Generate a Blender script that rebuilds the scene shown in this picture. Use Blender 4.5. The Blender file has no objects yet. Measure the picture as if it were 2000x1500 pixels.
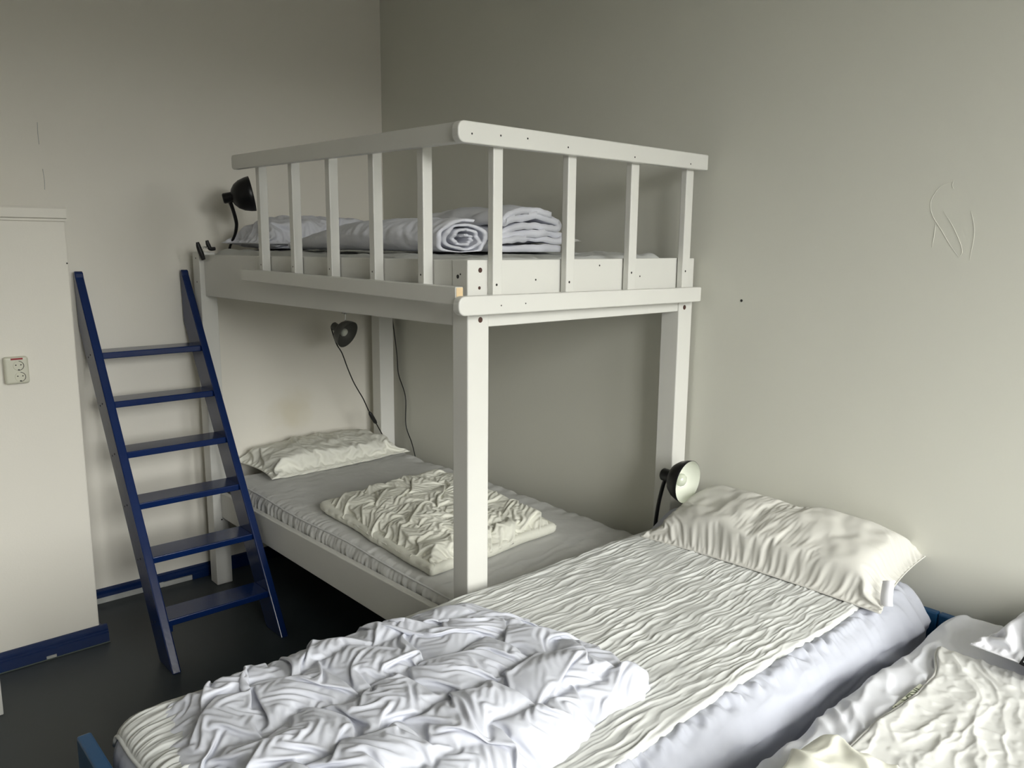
import bpy, bmesh, math
import numpy as np
from mathutils import Vector, Matrix

S = bpy.context.scene
COL = S.collection

# ------------------------------------------------------------------ camera
cam_d = bpy.data.cameras.new('camera'); cam = bpy.data.objects.new('camera', cam_d); COL.objects.link(cam)
cam_d.sensor_width = 36.0; cam_d.sensor_fit = 'HORIZONTAL'; cam_d.lens = 1577.92 / 2000 * 36
cam_d.clip_start = 0.02
_R = Vector((-0.7471638, 0.66457486, 0.00930137)); _U = Vector((-0.10867171, -0.13595904, 0.98473631)); _F = Vector((-0.6556956, -0.73474853, -0.17380416))
m = Matrix.Identity(4)
for i in range(3):
    m[i][0] = _R[i]; m[i][1] = _U[i]; m[i][2] = -_F[i]
m[0][3], m[1][3], m[2][3] = 2.526, 3.9236, 1.70095
cam.matrix_world = m
S.camera = cam

# ------------------------------------------------------------------ world: overcast sky over a darker ground
W = bpy.data.worlds.new('overcast_sky'); S.world = W; W.use_nodes = True
nt = W.node_tree; nt.nodes.clear()
wo = nt.nodes.new('ShaderNodeOutputWorld'); bg = nt.nodes.new('ShaderNodeBackground')
tc = nt.nodes.new('ShaderNodeTexCoord'); sp = nt.nodes.new('ShaderNodeSeparateXYZ'); rp = nt.nodes.new('ShaderNodeValToRGB')
nt.links.new(tc.outputs['Generated'], sp.inputs[0]); nt.links.new(sp.outputs['Z'], rp.inputs[0])
# standard overcast sky, (1 + 2 sin elevation) / 3, above a dark skyline of houses and trees
cr = rp.color_ramp; SKY = (0.985, 0.99, 0.955)
for k, (pos, val) in enumerate(((0.0, 0.03), (0.06, 0.08), (0.10, 0.50), (0.35, 0.60), (0.65, 0.78), (1.0, 1.0))):
    e = cr.elements[k] if k < 2 else cr.elements.new(pos)
    e.position = pos; e.color = tuple(val * c for c in SKY) + (1,)
nt.links.new(rp.outputs[0], bg.inputs['Color']); bg.inputs['Strength'].default_value = 31.5
nt.links.new(bg.outputs[0], wo.inputs[0])

# ------------------------------------------------------------------ room measures, windows
XW, YW = -0.026, -0.04          # inner faces of the right wall and the back wall
XL, YF, ZC = 6.0, 5.8, 3.3      # left wall, window wall, ceiling
WIN = [(0.15, 1.35, 1.0, 3.15), (1.6, 2.8, 1.0, 3.15)]
for k, (a, b, c, d) in enumerate(WIN):
    l = bpy.data.lights.new('window_portal', 'AREA'); l.shape = 'RECTANGLE'; l.size = b - a; l.size_y = d - c
    l.cycles.is_portal = True
    o = bpy.data.objects.new('window_portal', l); COL.objects.link(o)
    o.location = ((a + b) / 2, YF + 0.14, (c + d) / 2); o.rotation_euler = (-math.pi / 2, 0, 0)

S.cycles.max_bounces = 6; S.cycles.diffuse_bounces = 4; S.cycles.glossy_bounces = 3; S.cycles.caustics_reflective = False; S.cycles.caustics_refractive = False
S.view_settings.view_transform = 'Standard'; S.view_settings.look = 'None'
S.view_settings.exposure = 0.0; S.view_settings.gamma = 1.0
S.view_settings.use_curve_mapping = False

# ------------------------------------------------------------------ materials
def srgb(r, g, b):
    f = lambda c: ((c / 255 + 0.055) / 1.055) ** 2.4 if c > 10.3 else c / 255 / 12.92
    return (f(r), f(g), f(b), 1)

def mat(name, col, rough=0.5, bump=None, var=0.0, vscale=3.0, spec=0.5, metal=0.0, sheen=0.0, coat=0.0, aniso=None, extra=None):
    """procedural paint / cloth: noise colour variation and a list of bump layers (scale, strength, distance, stretch)"""
    M = bpy.data.materials.new(name); M.use_nodes = True
    n = M.node_tree; n.nodes.clear()
    out = n.nodes.new('ShaderNodeOutputMaterial'); b = n.nodes.new('ShaderNodeBsdfPrincipled')
    n.links.new(b.outputs[0], out.inputs[0])
    b.inputs['Roughness'].default_value = rough; b.inputs['Metallic'].default_value = metal
    b.inputs['Specular IOR Level'].default_value = spec
    b.inputs['Sheen Weight'].default_value = sheen; b.inputs['Coat Weight'].default_value = coat
    b.inputs['Coat Roughness'].default_value = 0.08
    tcn = n.nodes.new('ShaderNodeTexCoord')
    csock = None
    if var > 0:
        nz = n.nodes.new('ShaderNodeTexNoise'); nz.inputs['Scale'].default_value = vscale; nz.inputs['Detail'].default_value = 5
        n.links.new(tcn.outputs['Object'], nz.inputs['Vector'])
        mx = n.nodes.new('ShaderNodeMix'); mx.data_type = 'RGBA'
        mx.inputs[6].default_value = tuple(max(0, c * (1 - var)) for c in col[:3]) + (1,)
        mx.inputs[7].default_value = tuple(min(1, c * (1 + var)) for c in col[:3]) + (1,)
        n.links.new(nz.outputs['Fac'], mx.inputs[0]); csock = mx.outputs[2]
    if extra: csock = extra(n, tcn, csock, col)
    if csock is not None: n.links.new(csock, b.inputs['Base Color'])
    else: b.inputs['Base Color'].default_value = col
    prev = None
    for (sc, st, dist, stretch) in (bump or []):
        mp = n.nodes.new('ShaderNodeMapping'); mp.inputs['Scale'].default_value = stretch
        n.links.new(tcn.outputs['Object'], mp.inputs[0])
        nz = n.nodes.new('ShaderNodeTexNoise'); nz.inputs['Scale'].default_value = sc; nz.inputs['Detail'].default_value = 2
        n.links.new(mp.outputs[0], nz.inputs['Vector'])
        bp = n.nodes.new('ShaderNodeBump'); bp.inputs['Strength'].default_value = st; bp.inputs['Distance'].default_value = dist
        n.links.new(nz.outputs['Fac'], bp.inputs['Height'])
        if prev is not None: n.links.new(prev, bp.inputs['Normal'])
        prev = bp.outputs[0]
    if prev is not None: n.links.new(prev, b.inputs['Normal'])
    return M

def blob(center, radius, colour, strength=1.0, ns=9.0):
    """a stain with a shape of its own, fixed to the wall"""
    def f(n, tcn, csock, col):
        vm = n.nodes.new('ShaderNodeVectorMath'); vm.operation = 'SUBTRACT'; vm.inputs[1].default_value = center
        n.links.new(tcn.outputs['Object'], vm.inputs[0])
        nz = n.nodes.new('ShaderNodeTexNoise'); nz.inputs['Scale'].default_value = ns; n.links.new(tcn.outputs['Object'], nz.inputs['Vector'])
        ln = n.nodes.new('ShaderNodeVectorMath'); ln.operation = 'LENGTH'; n.links.new(vm.outputs[0], ln.inputs[0])
        ad = n.nodes.new('ShaderNodeMath'); ad.operation = 'MULTIPLY_ADD'; ad.inputs[1].default_value = radius * 1.2; ad.inputs[2].default_value = -radius * 0.6
        n.links.new(nz.outputs['Fac'], ad.inputs[0])
        sm = n.nodes.new('ShaderNodeMath'); sm.operation = 'ADD'; n.links.new(ln.outputs['Value'], sm.inputs[0]); n.links.new(ad.outputs[0], sm.inputs[1])
        mr = n.nodes.new('ShaderNodeMapRange'); mr.interpolation_type = 'SMOOTHSTEP'
        mr.inputs[1].default_value = 0.0; mr.inputs[2].default_value = radius; mr.inputs[3].default_value = strength; mr.inputs[4].default_value = 0.0
        n.links.new(sm.outputs[0], mr.inputs[0])
        mx = n.nodes.new('ShaderNodeMix'); mx.data_type = 'RGBA'
        if csock is not None: n.links.new(csock, mx.inputs[6])
        else: mx.inputs[6].default_value = col
        mx.inputs[7].default_value = colour; n.links.new(mr.outputs[0], mx.inputs[0])
        return mx.outputs[2]
    return f

U1 = (1, 1, 1)
M = {}
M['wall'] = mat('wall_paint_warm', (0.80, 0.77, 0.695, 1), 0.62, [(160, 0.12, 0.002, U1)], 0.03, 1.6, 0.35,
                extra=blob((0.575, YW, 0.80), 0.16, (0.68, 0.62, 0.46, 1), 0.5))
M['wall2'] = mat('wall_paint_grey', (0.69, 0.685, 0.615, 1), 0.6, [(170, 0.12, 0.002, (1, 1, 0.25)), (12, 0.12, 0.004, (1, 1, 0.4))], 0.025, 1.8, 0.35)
M['ceil'] = mat('ceiling_paint', (0.86, 0.85, 0.80, 1), 0.8, [(90, 0.1, 0.002, U1)])
M['floor'] = mat('linoleum', (0.034, 0.042, 0.046, 1), 0.42, [(60, 0.05, 0.001, U1)], 0.10, 5, 0.4)
M['white'] = mat('white_gloss_paint', (0.71, 0.705, 0.665, 1), 0.34, [(55, 0.10, 0.002, (1, 1, 0.3)), (9, 0.06, 0.004, U1)], 0.03, 6, 0.5)
M['raw'] = mat('bare_wood', (0.72, 0.55, 0.33, 1), 0.6, [(80, 0.1, 0.001, (1, 8, 8))], 0.12, 20)
M['blue'] = mat('blue_gloss_paint', (0.0035, 0.018, 0.092, 1), 0.2, [(70, 0.14, 0.002, U1), (420, 0.10, 0.0006, U1)], 0.15, 7, 0.5)
M['bedblue'] = mat('blue_bed_paint', (0.008, 0.060, 0.150, 1), 0.35, [(70, 0.14, 0.002, U1)], 0.15, 7, 0.5)
M['navy'] = mat('navy_skirting_paint', (0.004, 0.018, 0.080, 1), 0.22, [(50, 0.12, 0.002, U1)], 0.2, 7, 0.5)
M['chip'] = mat('chipped_plaster', (0.42, 0.43, 0.41, 1), 0.7, [(60, 0.2, 0.002, U1)], 0.25, 14)
M['black'] = mat('black_enamel', (0.004, 0.004, 0.005, 1), 0.35, None, 0, 1, 0.4)
M['rubber'] = mat('black_plastic', (0.006, 0.006, 0.007, 1), 0.5, [(200, 0.1, 0.0005, U1)])
M['lining'] = mat('white_lamp_lining', (0.72, 0.74, 0.66, 1), 0.35, None)
M['greylamp'] = mat('grey_lamp_plastic', (0.135, 0.135, 0.125, 1), 0.45, None)
M['greyin'] = mat('grey_lamp_inside', (0.10, 0.10, 0.09, 1), 0.5, None)
M['chrome'] = mat('chrome', (0.75, 0.75, 0.74, 1), 0.15, None, metal=1.0)
M['bulb'] = mat('bulb_glass_coating', (0.62, 0.66, 0.55, 1), 0.06, None, spec=0.8, coat=0.5)
M['hole'] = mat('dark_hole_and_shade', (0.012, 0.010, 0.009, 1), 0.6, None)
M['rust'] = mat('rusty_bolt', (0.06, 0.022, 0.015, 1), 0.5, None, 0.3, 90)
M['socket'] = mat('socket_plastic', (0.62, 0.61, 0.50, 1), 0.35, None)
M['red'] = mat('red_marker_label', (0.30, 0.012, 0.02, 1), 0.5, None)
wv = []
M['duvetw'] = mat('white_duvet_cotton', (0.61, 0.625, 0.69, 1), 0.75, None, 0.015, 6, 0.3)
M['duvetgrey'] = mat('white_rolled_duvet_cotton', (0.74, 0.75, 0.81, 1), 0.75, [(30, 0.3, 0.006, U1)] + wv, 0.02, 6, 0.3)
M['duvetc'] = mat('cream_duvet_cotton', (0.77, 0.765, 0.68, 1), 0.8, None, 0.03, 6, 0.3)
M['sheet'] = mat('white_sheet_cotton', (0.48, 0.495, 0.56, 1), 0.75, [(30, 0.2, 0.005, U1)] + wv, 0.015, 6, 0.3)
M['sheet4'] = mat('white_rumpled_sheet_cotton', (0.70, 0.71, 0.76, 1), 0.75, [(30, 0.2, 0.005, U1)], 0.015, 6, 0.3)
M['caulk'] = mat('grey_sealant', (0.09, 0.11, 0.10, 1), 0.6, None)
M['sheetgrey'] = mat('plain_sheet_cotton', (0.63, 0.63, 0.615, 1), 0.8, [(34, 0.2, 0.004, U1)] + wv, 0.03, 8, 0.3)
M['pad'] = mat('cream_quilted_pad', (0.605, 0.613, 0.597, 1), 0.85, [(55, 0.35, 0.004, (0.25, 1, 1))] + wv, 0.02, 8, 0.25)
M['pad4'] = mat('cream_dimpled_pad', (0.64, 0.64, 0.62, 1), 0.85, None, 0.02, 8, 0.25)
M['pillow'] = mat('cream_pillow_cotton', (0.60, 0.59, 0.55, 1), 0.8, None, 0.025, 7, 0.3)
M['pillowlow'] = mat('cream_flat_pillow_cotton', (0.77, 0.765, 0.69, 1), 0.8, None, 0.025, 7, 0.3)
M['pilloww'] = mat('white_pillow_satin', (0.77, 0.775, 0.815, 1), 0.5, [(40, 0.2, 0.004, U1)], 0.02, 7, 0.4)
M['tag'] = mat('white_care_tag', (0.80, 0.80, 0.84, 1), 0.5, None)
M['strip'] = mat('woven_label_strip', (0.60, 0.61, 0.50, 1), 0.7, None)
M['ink'] = mat('grey_green_print', (0.10, 0.12, 0.075, 1), 0.7, None)
M['pipe'] = mat('seam_thread', (0.70, 0.70, 0.70, 1), 0.8, None)

# ------------------------------------------------------------------ building helpers
def tag(o, label=None, cat=None, group=None, kind=None):
    if label: o['label'] = label
    if cat: o['category'] = cat
    if group: o['group'] = group
    if kind: o['kind'] = kind
    return o

def thing(name, loc, label, cat, group=None):
    o = bpy.data.objects.new(name, None); COL.objects.link(o); o.location = loc; o.empty_display_size = 0.05
    return tag(o, label, cat, group)

def root_matrix(o):
    mm = Matrix.Translation(o.location) if o.parent is None else root_matrix(o.parent) @ o.matrix_parent_inverse @ Matrix.Translation(o.location)
    return mm

def link(name, me, material, parent=None):
    o = bpy.data.objects.new(name, me); COL.objects.link(o)
    if material is not None:
        me.materials.clear(); me.materials.append(M[material])
    if parent is not None:
        o.parent = parent; o.matrix_parent_inverse = root_matrix(parent).inverted()
    return o

def from_bm(name, bm, material, parent=None, smooth=False):
    me = bpy.data.meshes.new(name); bm.normal_update(); bm.to_mesh(me); bm.free()
    if smooth: me.polygons.foreach_set('use_smooth', [True] * len(me.polygons))
    return link(name, me, material, parent)

def np_mesh(name, V, F, material, parent=None, smooth=True):
    me = bpy.data.meshes.new(name); V = np.asarray(V, dtype=np.float32); F = np.asarray(F, dtype=np.int32)
    k = F.shape[1]
    me.vertices.add(len(V)); me.vertices.foreach_set('co', V.ravel())
    me.loops.add(F.size); me.loops.foreach_set('vertex_index', F.ravel())
    me.polygons.add(len(F)); me.polygons.foreach_set('loop_start', np.arange(0, F.size, k, dtype=np.int32))
    me.polygons.foreach_set('loop_total', np.full(len(F), k, dtype=np.int32))
    me.update(calc_edges=True); me.validate()
    if smooth: me.polygons.foreach_set('use_smooth', np.ones(len(me.polygons), dtype=bool))
    return link(name, me, material, parent)

def bbox_bm(x0, x1, y0, y1, z0, z1, bev=0.003, seg=2, bm=None):
    own = bm is None
    if own: bm = bmesh.new()
    b2 = bmesh.new()
    vs = [b2.verts.new(p) for p in ((x0, y0, z0), (x1, y0, z0), (x1, y1, z0), (x0, y1, z0), (x0, y0, z1), (x1, y0, z1), (x1, y1, z1), (x0, y1, z1))]
    for f in ((0, 3, 2, 1), (4, 5, 6, 7), (0, 1, 5, 4), (1, 2, 6, 5), (2, 3, 7, 6), (3, 0, 4, 7)): b2.faces.new([vs[i] for i in f])
    if bev > 0: bmesh.ops.bevel(b2, geom=b2.edges[:], offset=bev, segments=seg, affect='EDGES', profile=0.5)
    t = bpy.data.meshes.new('t'); b2.to_mesh(t); b2.free(); bm.from_mesh(t); bpy.data.meshes.remove(t)
    return bm

def box(name, x0, x1, y0, y1, z0, z1, material, parent=None, bev=0.003, seg=2):
    return from_bm(name, bbox_bm(x0, x1, y0, y1, z0, z1, bev, seg), material, parent)

def prism(name, poly, axis, a, b, material, parent=None, bev=0.0, shear=None, seg=2):
    """extrude a 2-D polygon along an axis from a to b; poly in the two other axes (cyclic order)"""
    bm = bmesh.new()
    def P(u, v, w):
        if axis == 'x': return (w, u, v)
        if axis == 'y': return (u, w, v)
        return (u, v, w)
    A = [bm.verts.new(P(u, v, a)) for u, v in poly]; B = [bm.verts.new(P(u, v, b)) for u, v in poly]
    n = len(poly)
    bm.faces.new(A); bm.faces.new(B[::-1])
    for i in range(n): bm.faces.new((A[i], B[i], B[(i + 1) % n], A[(i + 1) % n]))
    bmesh.ops.recalc_face_normals(bm, faces=bm.faces[:])
    if bev > 0: bmesh.ops.bevel(bm, geom=[e for e in bm.edges if e.calc_face_angle(0) > 0.6], offset=bev, segments=seg, affect='EDGES', profile=0.5)
    if shear:
        for v in bm.verts: v.co = shear(v.co)
    return from_bm(name, bm, material, parent)

def catmull(pts, n=8):
    pts = [np.array(p, float) for p in pts]; P = [2 * pts[0] - pts[1]] + pts + [2 * pts[-1] - pts[-2]]; out = []
    for i in range(1, len(P) - 2):
        for k in range(n):
            t = k / n
            out.append(0.5 * (2 * P[i] + (P[i + 1] - P[i - 1]) * t + (2 * P[i - 1] - 5 * P[i] + 4 * P[i + 1] - P[i + 2]) * t * t + (3 * P[i] - P[i - 1] - 3 * P[i + 1] + P[i + 2]) * t ** 3))
    out.append(pts[-1]); return np.array(out)

def tube(name, pts, r, material, parent=None, n=8, seg=10, closed=False):
    C = catmull(pts, n) if n > 1 else np.array(pts, float)
    if closed: C = C[:-1] if np.allclose(C[0], C[-1]) else C
    m_ = len(C); R = np.full(m_, r) if np.isscalar(r) else np.interp(np.linspace(0, 1, m_), np.linspace(0, 1, len(r)), r)
    T = np.roll(C, -1, 0) - np.roll(C, 1, 0)
    if not closed: T[0] = C[1] - C[0]; T[-1] = C[-1] - C[-2]
    T /= np.linalg.norm(T, axis=1)[:, None] + 1e-12
    ref = np.array([0, 0, 1.0]) if abs(T[0][2]) < 0.9 else np.array([1.0, 0, 0])
    V = []; prev = np.cross(T[0], ref); prev /= np.linalg.norm(prev)
    for i in range(m_):
        prev = prev - T[i] * (prev @ T[i]); prev /= np.linalg.norm(prev) + 1e-12; b = np.cross(T[i], prev)
        for k in range(seg):
            a = 2 * math.pi * k / seg; V.append(C[i] + R[i] * (math.cos(a) * prev + math.sin(a) * b))
    F = []
    for i in range(m_ if closed else m_ - 1):
        for k in range(seg):
            j = (i + 1) % m_; F.append((i * seg + k, i * seg + (k + 1) % seg, j * seg + (k + 1) % seg, j * seg + k))
    V = list(V)
    if not closed:
        for idx, base in ((0, 0), (m_ - 1, (m_ - 1) * seg)):
            c = len(V); V.append(C[idx])
            for k in range(0, seg, 2):
                q = (c, base + k, base + (k + 1) % seg, base + (k + 2) % seg)
                F.append(q if idx else q[::-1])
    return np_mesh(name, V, F, material, parent)

def lathe(name, prof, origin, axis, material, parent=None, seg=40):
    """prof: (radius, distance along the axis)"""
    ax = np.array(axis, float); ax /= np.linalg.norm(ax)
    ref = np.array([0, 0, 1.0]) if abs(ax[2]) < 0.9 else np.array([1.0, 0, 0])
    u = np.cross(ax, ref); u /= np.linalg.norm(u); v = np.cross(ax, u); O = np.array(origin, float)
    V = []; F = []
    for (r, d) in prof:
        for k in range(seg):
            a = 2 * math.pi * k / seg; V.append(O + ax * d + r * (math.cos(a) * u + math.sin(a) * v))
    for i in range(len(prof) - 1):
        for k in range(seg): F.append((i * seg + k, i * seg + (k + 1) % seg, (i + 1) * seg + (k + 1) % seg, (i + 1) * seg + k))
    return np_mesh(name, V, F, material, parent)

# ------------------------------------------------------------------ noise
_rng = np.random.RandomState(7); _perm = np.concatenate([_rng.permutation(256)] * 3); _ang = _rng.rand(256) * 2 * math.pi
_gx, _gy = np.cos(_ang), np.sin(_ang)
def pn(x, y, s=0):
    x = np.asarray(x, float) + s * 17.31; y = np.asarray(y, float) + s * 9.73
    xi = np.floor(x).astype(int); yi = np.floor(y).astype(int); fx = x - xi; fy = y - yi; xi &= 255; yi &= 255
    u = fx * fx * fx * (fx * (fx * 6 - 15) + 10); v = fy * fy * fy * (fy * (fy * 6 - 15) + 10)
    def g(ix, iy, dx, dy):
        h = _perm[_perm[ix] + iy]; return _gx[h] * dx + _gy[h] * dy
    a = g(xi, yi, fx, fy); b = g(xi + 1, yi, fx - 1, fy); c = g(xi, yi + 1, fx, fy - 1); d = g(xi + 1, yi + 1, fx - 1, fy - 1)
    return (a + u * (b - a) + v * ((c + u * (d - c)) - (a + u * (b - a)))) * 1.5
def fbm(x, y, s=0, o=4):
    r = 0; a = 1; f = 1; t = 0
    for i in range(o): r = r + a * pn(x * f, y * f, s + i * 3); t += a; a *= 0.5; f *= 2.03
    return r / t
def ridge(x, y, s=0, p=1.6):
    return np.clip(1 - np.abs(pn(x, y, s)) * 1.7, 0, 1) ** p
def folds(x, y, ang, fl, fc, s=0, warp=0.03, wf=5, p=1.6):
    """sharp crests running along direction ang: fl cycles per metre along, fc across"""
    wx = x + warp * fbm(x * wf, y * wf, s + 50, 3); wy = y + warp * fbm(x * wf, y * wf, s + 61, 3)
    c, d = math.cos(ang), math.sin(ang); u = wx * c + wy * d; v = -wx * d + wy * c
    return ridge(u * fl, v * fc, s, p)
def sstep(a, b, x):
    t = np.clip((x - a) / (b - a), 0, 1); return t * t * (3 - 2 * t)

# ------------------------------------------------------------------ a small cloth solver (position-based): sheets that buckle into real wrinkles
def _con(a, b, wa, wb, rest, ks, kc):
    d = b - a; l = np.sqrt((d * d).sum(-1)) + 1e-9; e = l - rest
    c = (np.where(e > 0, ks, kc) * e / l / (wa + wb + 1e-9))[..., None] * d
    a += wa[..., None] * c; b -= wb[..., None] * c
def relax(p, w, hu, hv, steps, force, iters=3, ks=0.9, kc=0.55, bend=0.06, damp=0.90, floor=None, fix=None):
    """p: (nu, nv, 3) points, w: 1 free / 0 pinned, hu, hv: rest lengths, force(p) -> displacement per step"""
    q = p.copy(); hd = math.hypot(hu, hv)
    for s in range(steps):
        v = (p - q) * damp; q = p.copy(); p = p + w[..., None] * (v + force(p))
        for it in range(iters):
            for o in (0, 1):
                n = (p.shape[0] - o) // 2
                _con(p[o:o + 2 * n:2], p[o + 1:o + 2 * n:2], w[o:o + 2 * n:2], w[o + 1:o + 2 * n:2], hu, ks, kc)
                n = (p.shape[1] - o) // 2
                _con(p[:, o:o + 2 * n:2], p[:, o + 1:o + 2 * n:2], w[:, o:o + 2 * n:2], w[:, o + 1:o + 2 * n:2], hv, ks, kc)
            for o in (0, 1):
                n = (p.shape[0] - o) // 2
                A = p[o:o + 2 * n:2]; B = p[o + 1:o + 2 * n:2]; wa = w[o:o + 2 * n:2]; wb = w[o + 1:o + 2 * n:2]
                _con(A[:, :-1], B[:, 1:], wa[:, :-1], wb[:, 1:], hd, ks * 0.5, kc * 0.35)
                _con(A[:, 1:], B[:, :-1], wa[:, 1:], wb[:, :-1], hd, ks * 0.5, kc * 0.35)
        if bend > 0:
            for o in (0, 1, 2, 3):
                n = (p.shape[0] - o) // 4
                if n: _con(p[o:o + 4 * n:4], p[o + 2:o + 4 * n:4], w[o:o + 4 * n:4], w[o + 2:o + 4 * n:4], 2 * hu, 0, bend)
                n = (p.shape[1] - o) // 4
                if n: _con(p[:, o:o + 4 * n:4], p[:, o + 2:o + 4 * n:4], w[:, o:o + 4 * n:4], w[:, o + 2:o + 4 * n:4], 2 * hv, 0, bend)
        if floor is not None: p[..., 2] = np.maximum(p[..., 2], floor)
        if fix is not None: fix(p)
    return p
def normals(p):
    n = np.cross(np.gradient(p, axis=0), np.gradient(p, axis=1)); return n / (np.linalg.norm(n, axis=-1)[..., None] + 1e-12)
def up2(p):
    """double a grid with a smooth (Catmull-Rom) interpolation"""
    def one(a):
        e = np.concatenate([2 * a[:1] - a[1:2], a, 2 * a[-1:] - a[-2:-1]])
        mid = (-e[:-3] + 9 * e[1:-2] + 9 * e[2:-1] - e[3:]) / 16
        out = np.empty((2 * a.shape[0] - 1,) + a.shape[1:]); out[0::2] = a; out[1::2] = mid; return out
    return np.swapaxes(one(np.swapaxes(one(p), 0, 1)), 0, 1)
def perimeter_pins(nu, nv):
    w = np.ones((nu, nv)); w[0] = w[-1] = 0; w[:, 0] = w[:, -1] = 0; return w

def quilt(foot, L, Wd, nu, nv, H, cell, seed, slack=1.10, seam_h=0.35, steps=(90, 70), hmap=None, k=0.02, bend=0.05, wob=0.02, side_k=0.75, bulge=0.0, lump=0.0):
    """stuffed quilt lying on a bed. foot(s, t) -> footprint xy; L, Wd footprint size; the sheet is slack times larger, so it wrinkles"""
    rng = np.random.RandomState(seed); lv = len(steps); p = None
    for i in range(lv):
        f = 2 ** (lv - 1 - i); a, b = nu // f + 1, nv // f + 1
        s, t = np.meshgrid(np.linspace(0, 1, a), np.linspace(0, 1, b), indexing='ij')
        side = H * side_k
        Lr, Wr = (L + 2 * side) * slack, (Wd + 2 * side) * slack
        X, Y = s * Lr, t * Wr
        wx = X + wob * fbm(X * 4, Y * 4, seed, 2); wy = Y + wob * fbm(X * 4, Y * 4, seed + 1, 2)
        row = np.floor(wy / cell[1]); fy = np.abs(wy / cell[1] - np.round(wy / cell[1])) * cell[1]
        xs = wx / cell[0] + 0.5 * np.mod(row, 2); fx = np.abs(xs - np.round(xs)) * cell[0]
        ds = np.minimum(fx, fy); hs = Lr / (a - 1)
        seam = np.clip(1 - (ds - 0.3 * hs) / (hs * 1.0), 0, 1)
        em = np.minimum(np.minimum(s, 1 - s) * Lr, np.minimum(t, 1 - t) * Wr)
        prof = sstep(0, max(side, 0.02) * 2.2, em) ** 0.7
        HH = H * (hmap(s, t) if hmap else 1.0)
        puff = 1 - np.exp(-ds / 0.05)
        H0 = HH * prof * (seam_h + (1 - seam_h) * puff)
        if lump: H0 = H0 * (1 + lump * fbm(X * 6, Y * 6, seed + 7, 3))
        if p is None:
            xy = foot(s, t); p = np.concatenate([xy, (H0 * 0.8 + 0.004 * rng.randn(a, b) * prof)[..., None]], -1)
        else:
            p = up2(p); p[..., 2] += 0.0012 * rng.randn(*p.shape[:2]) * prof
        w = perimeter_pins(a, b); hu, hv = Lr / (a - 1), Wr / (b - 1)
        kk = k * (1 + 6 * seam); edge = bulge * sstep(3.0 * side + 0.02, 0.5 * side, em)
        def force(p):
            d = np.clip(kk * (H0 - p[..., 2]), -0.0012, 0.0012); n = normals(p); g = n * (d * edge)[..., None]; g[..., 2] += d * (1 - edge); g[..., 2] = np.where(n[..., 2] < 0, np.abs(g[..., 2]) * 0.3, g[..., 2]); return g
        p = relax(p, w, hu, hv, steps[i], force, bend=bend, floor=0.0)
    return p, s, t
def soften(p, n=1, a=0.5):
    for _ in range(n):
        q = p.copy(); q[1:-1, 1:-1] = (1 - a) * p[1:-1, 1:-1] + a * 0.25 * (p[:-2, 1:-1] + p[2:, 1:-1] + p[1:-1, :-2] + p[1:-1, 2:]); p = q
    return p
def soft_rim(p, width, n=10):
    """iron out the frill along a sheet's rim"""
    q = soften(p, n, 0.8)
    nu, nv = p.shape[:2]; i = np.minimum(np.arange(nu), np.arange(nu)[::-1]); j = np.minimum(np.arange(nv), np.arange(nv)[::-1])
    k = sstep(width, width * 0.3, np.minimum(i[:, None], j[None, :]).astype(float))[..., None]
    return p * (1 - k) + q * k
def squircle(s, t, c=0.25):
    """unit square with rounded corners, back in 0..1"""
    x, y = 2 * s - 1, 2 * t - 1; r = 1 - c / 2
    return 0.5 + 0.5 * x * np.sqrt(1 - c * y * y / 2), 0.5 + 0.5 * y * np.sqrt(1 - c * x * x / 2)
def quad_foot(c00, c10, c11, c01, c=0.25, wav=0.0, seed=0):
    c00, c10, c11, c01 = (np.array(k, float) for k in (c00, c10, c11, c01))
    def f(s, t):
        s, t = squircle(s, t, c); s = s[..., None]; t = t[..., None]
        Q = (1 - s) * (1 - t) * c00 + s * (1 - t) * c10 + s * t * c11 + (1 - s) * t * c01
        if wav: Q = Q + wav * np.stack([pn(Q[..., 1] * 5, Q[..., 0] * 5, seed), pn(Q[..., 0] * 5, Q[..., 1] * 5, seed + 1)], -1)
        return Q
    return f
def grid_faces(nu, nv, base=0, flip=False):
    it = np.arange(nu * nv).reshape(nu, nv) + base
    F = np.stack([it[:-1, :-1], it[1:, :-1], it[1:, 1:], it[:-1, 1:]], -1).reshape(-1, 4)
    return F[:, ::-1] if flip else F
def sealed(p, zfun_bottom):
    """close a sheet with an underside that shares its rim"""
    nu, nv = p.shape[:2]; it = np.arange(nu * nv).reshape(nu, nv); f = 4
    b = p.copy(); b[..., 2] = zfun_bottom(p); ib = it + nu * nv
    ib[0] = it[0]; ib[-1] = it[-1]; ib[:, 0] = it[:, 0]; ib[:, -1] = it[:, -1]
    F2 = np.stack([ib[:-1, :-1], ib[:-1, 1:], ib[1:, 1:], ib[1:, :-1]], -1).reshape(-1, 4)
    V = np.concatenate([p.reshape(-1, 3), b.reshape(-1, 3)]); F = np.concatenate([grid_faces(nu, nv), F2])
    used = np.zeros(len(V), bool); used[F.ravel()] = True; rm = np.cumsum(used) - 1
    edge = np.concatenate([it[:, 0], it[-1, 1:], it[::-1, -1][1:], it[0, ::-1][1:-1]])
    return V[used], rm[F], rm[edge]

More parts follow.
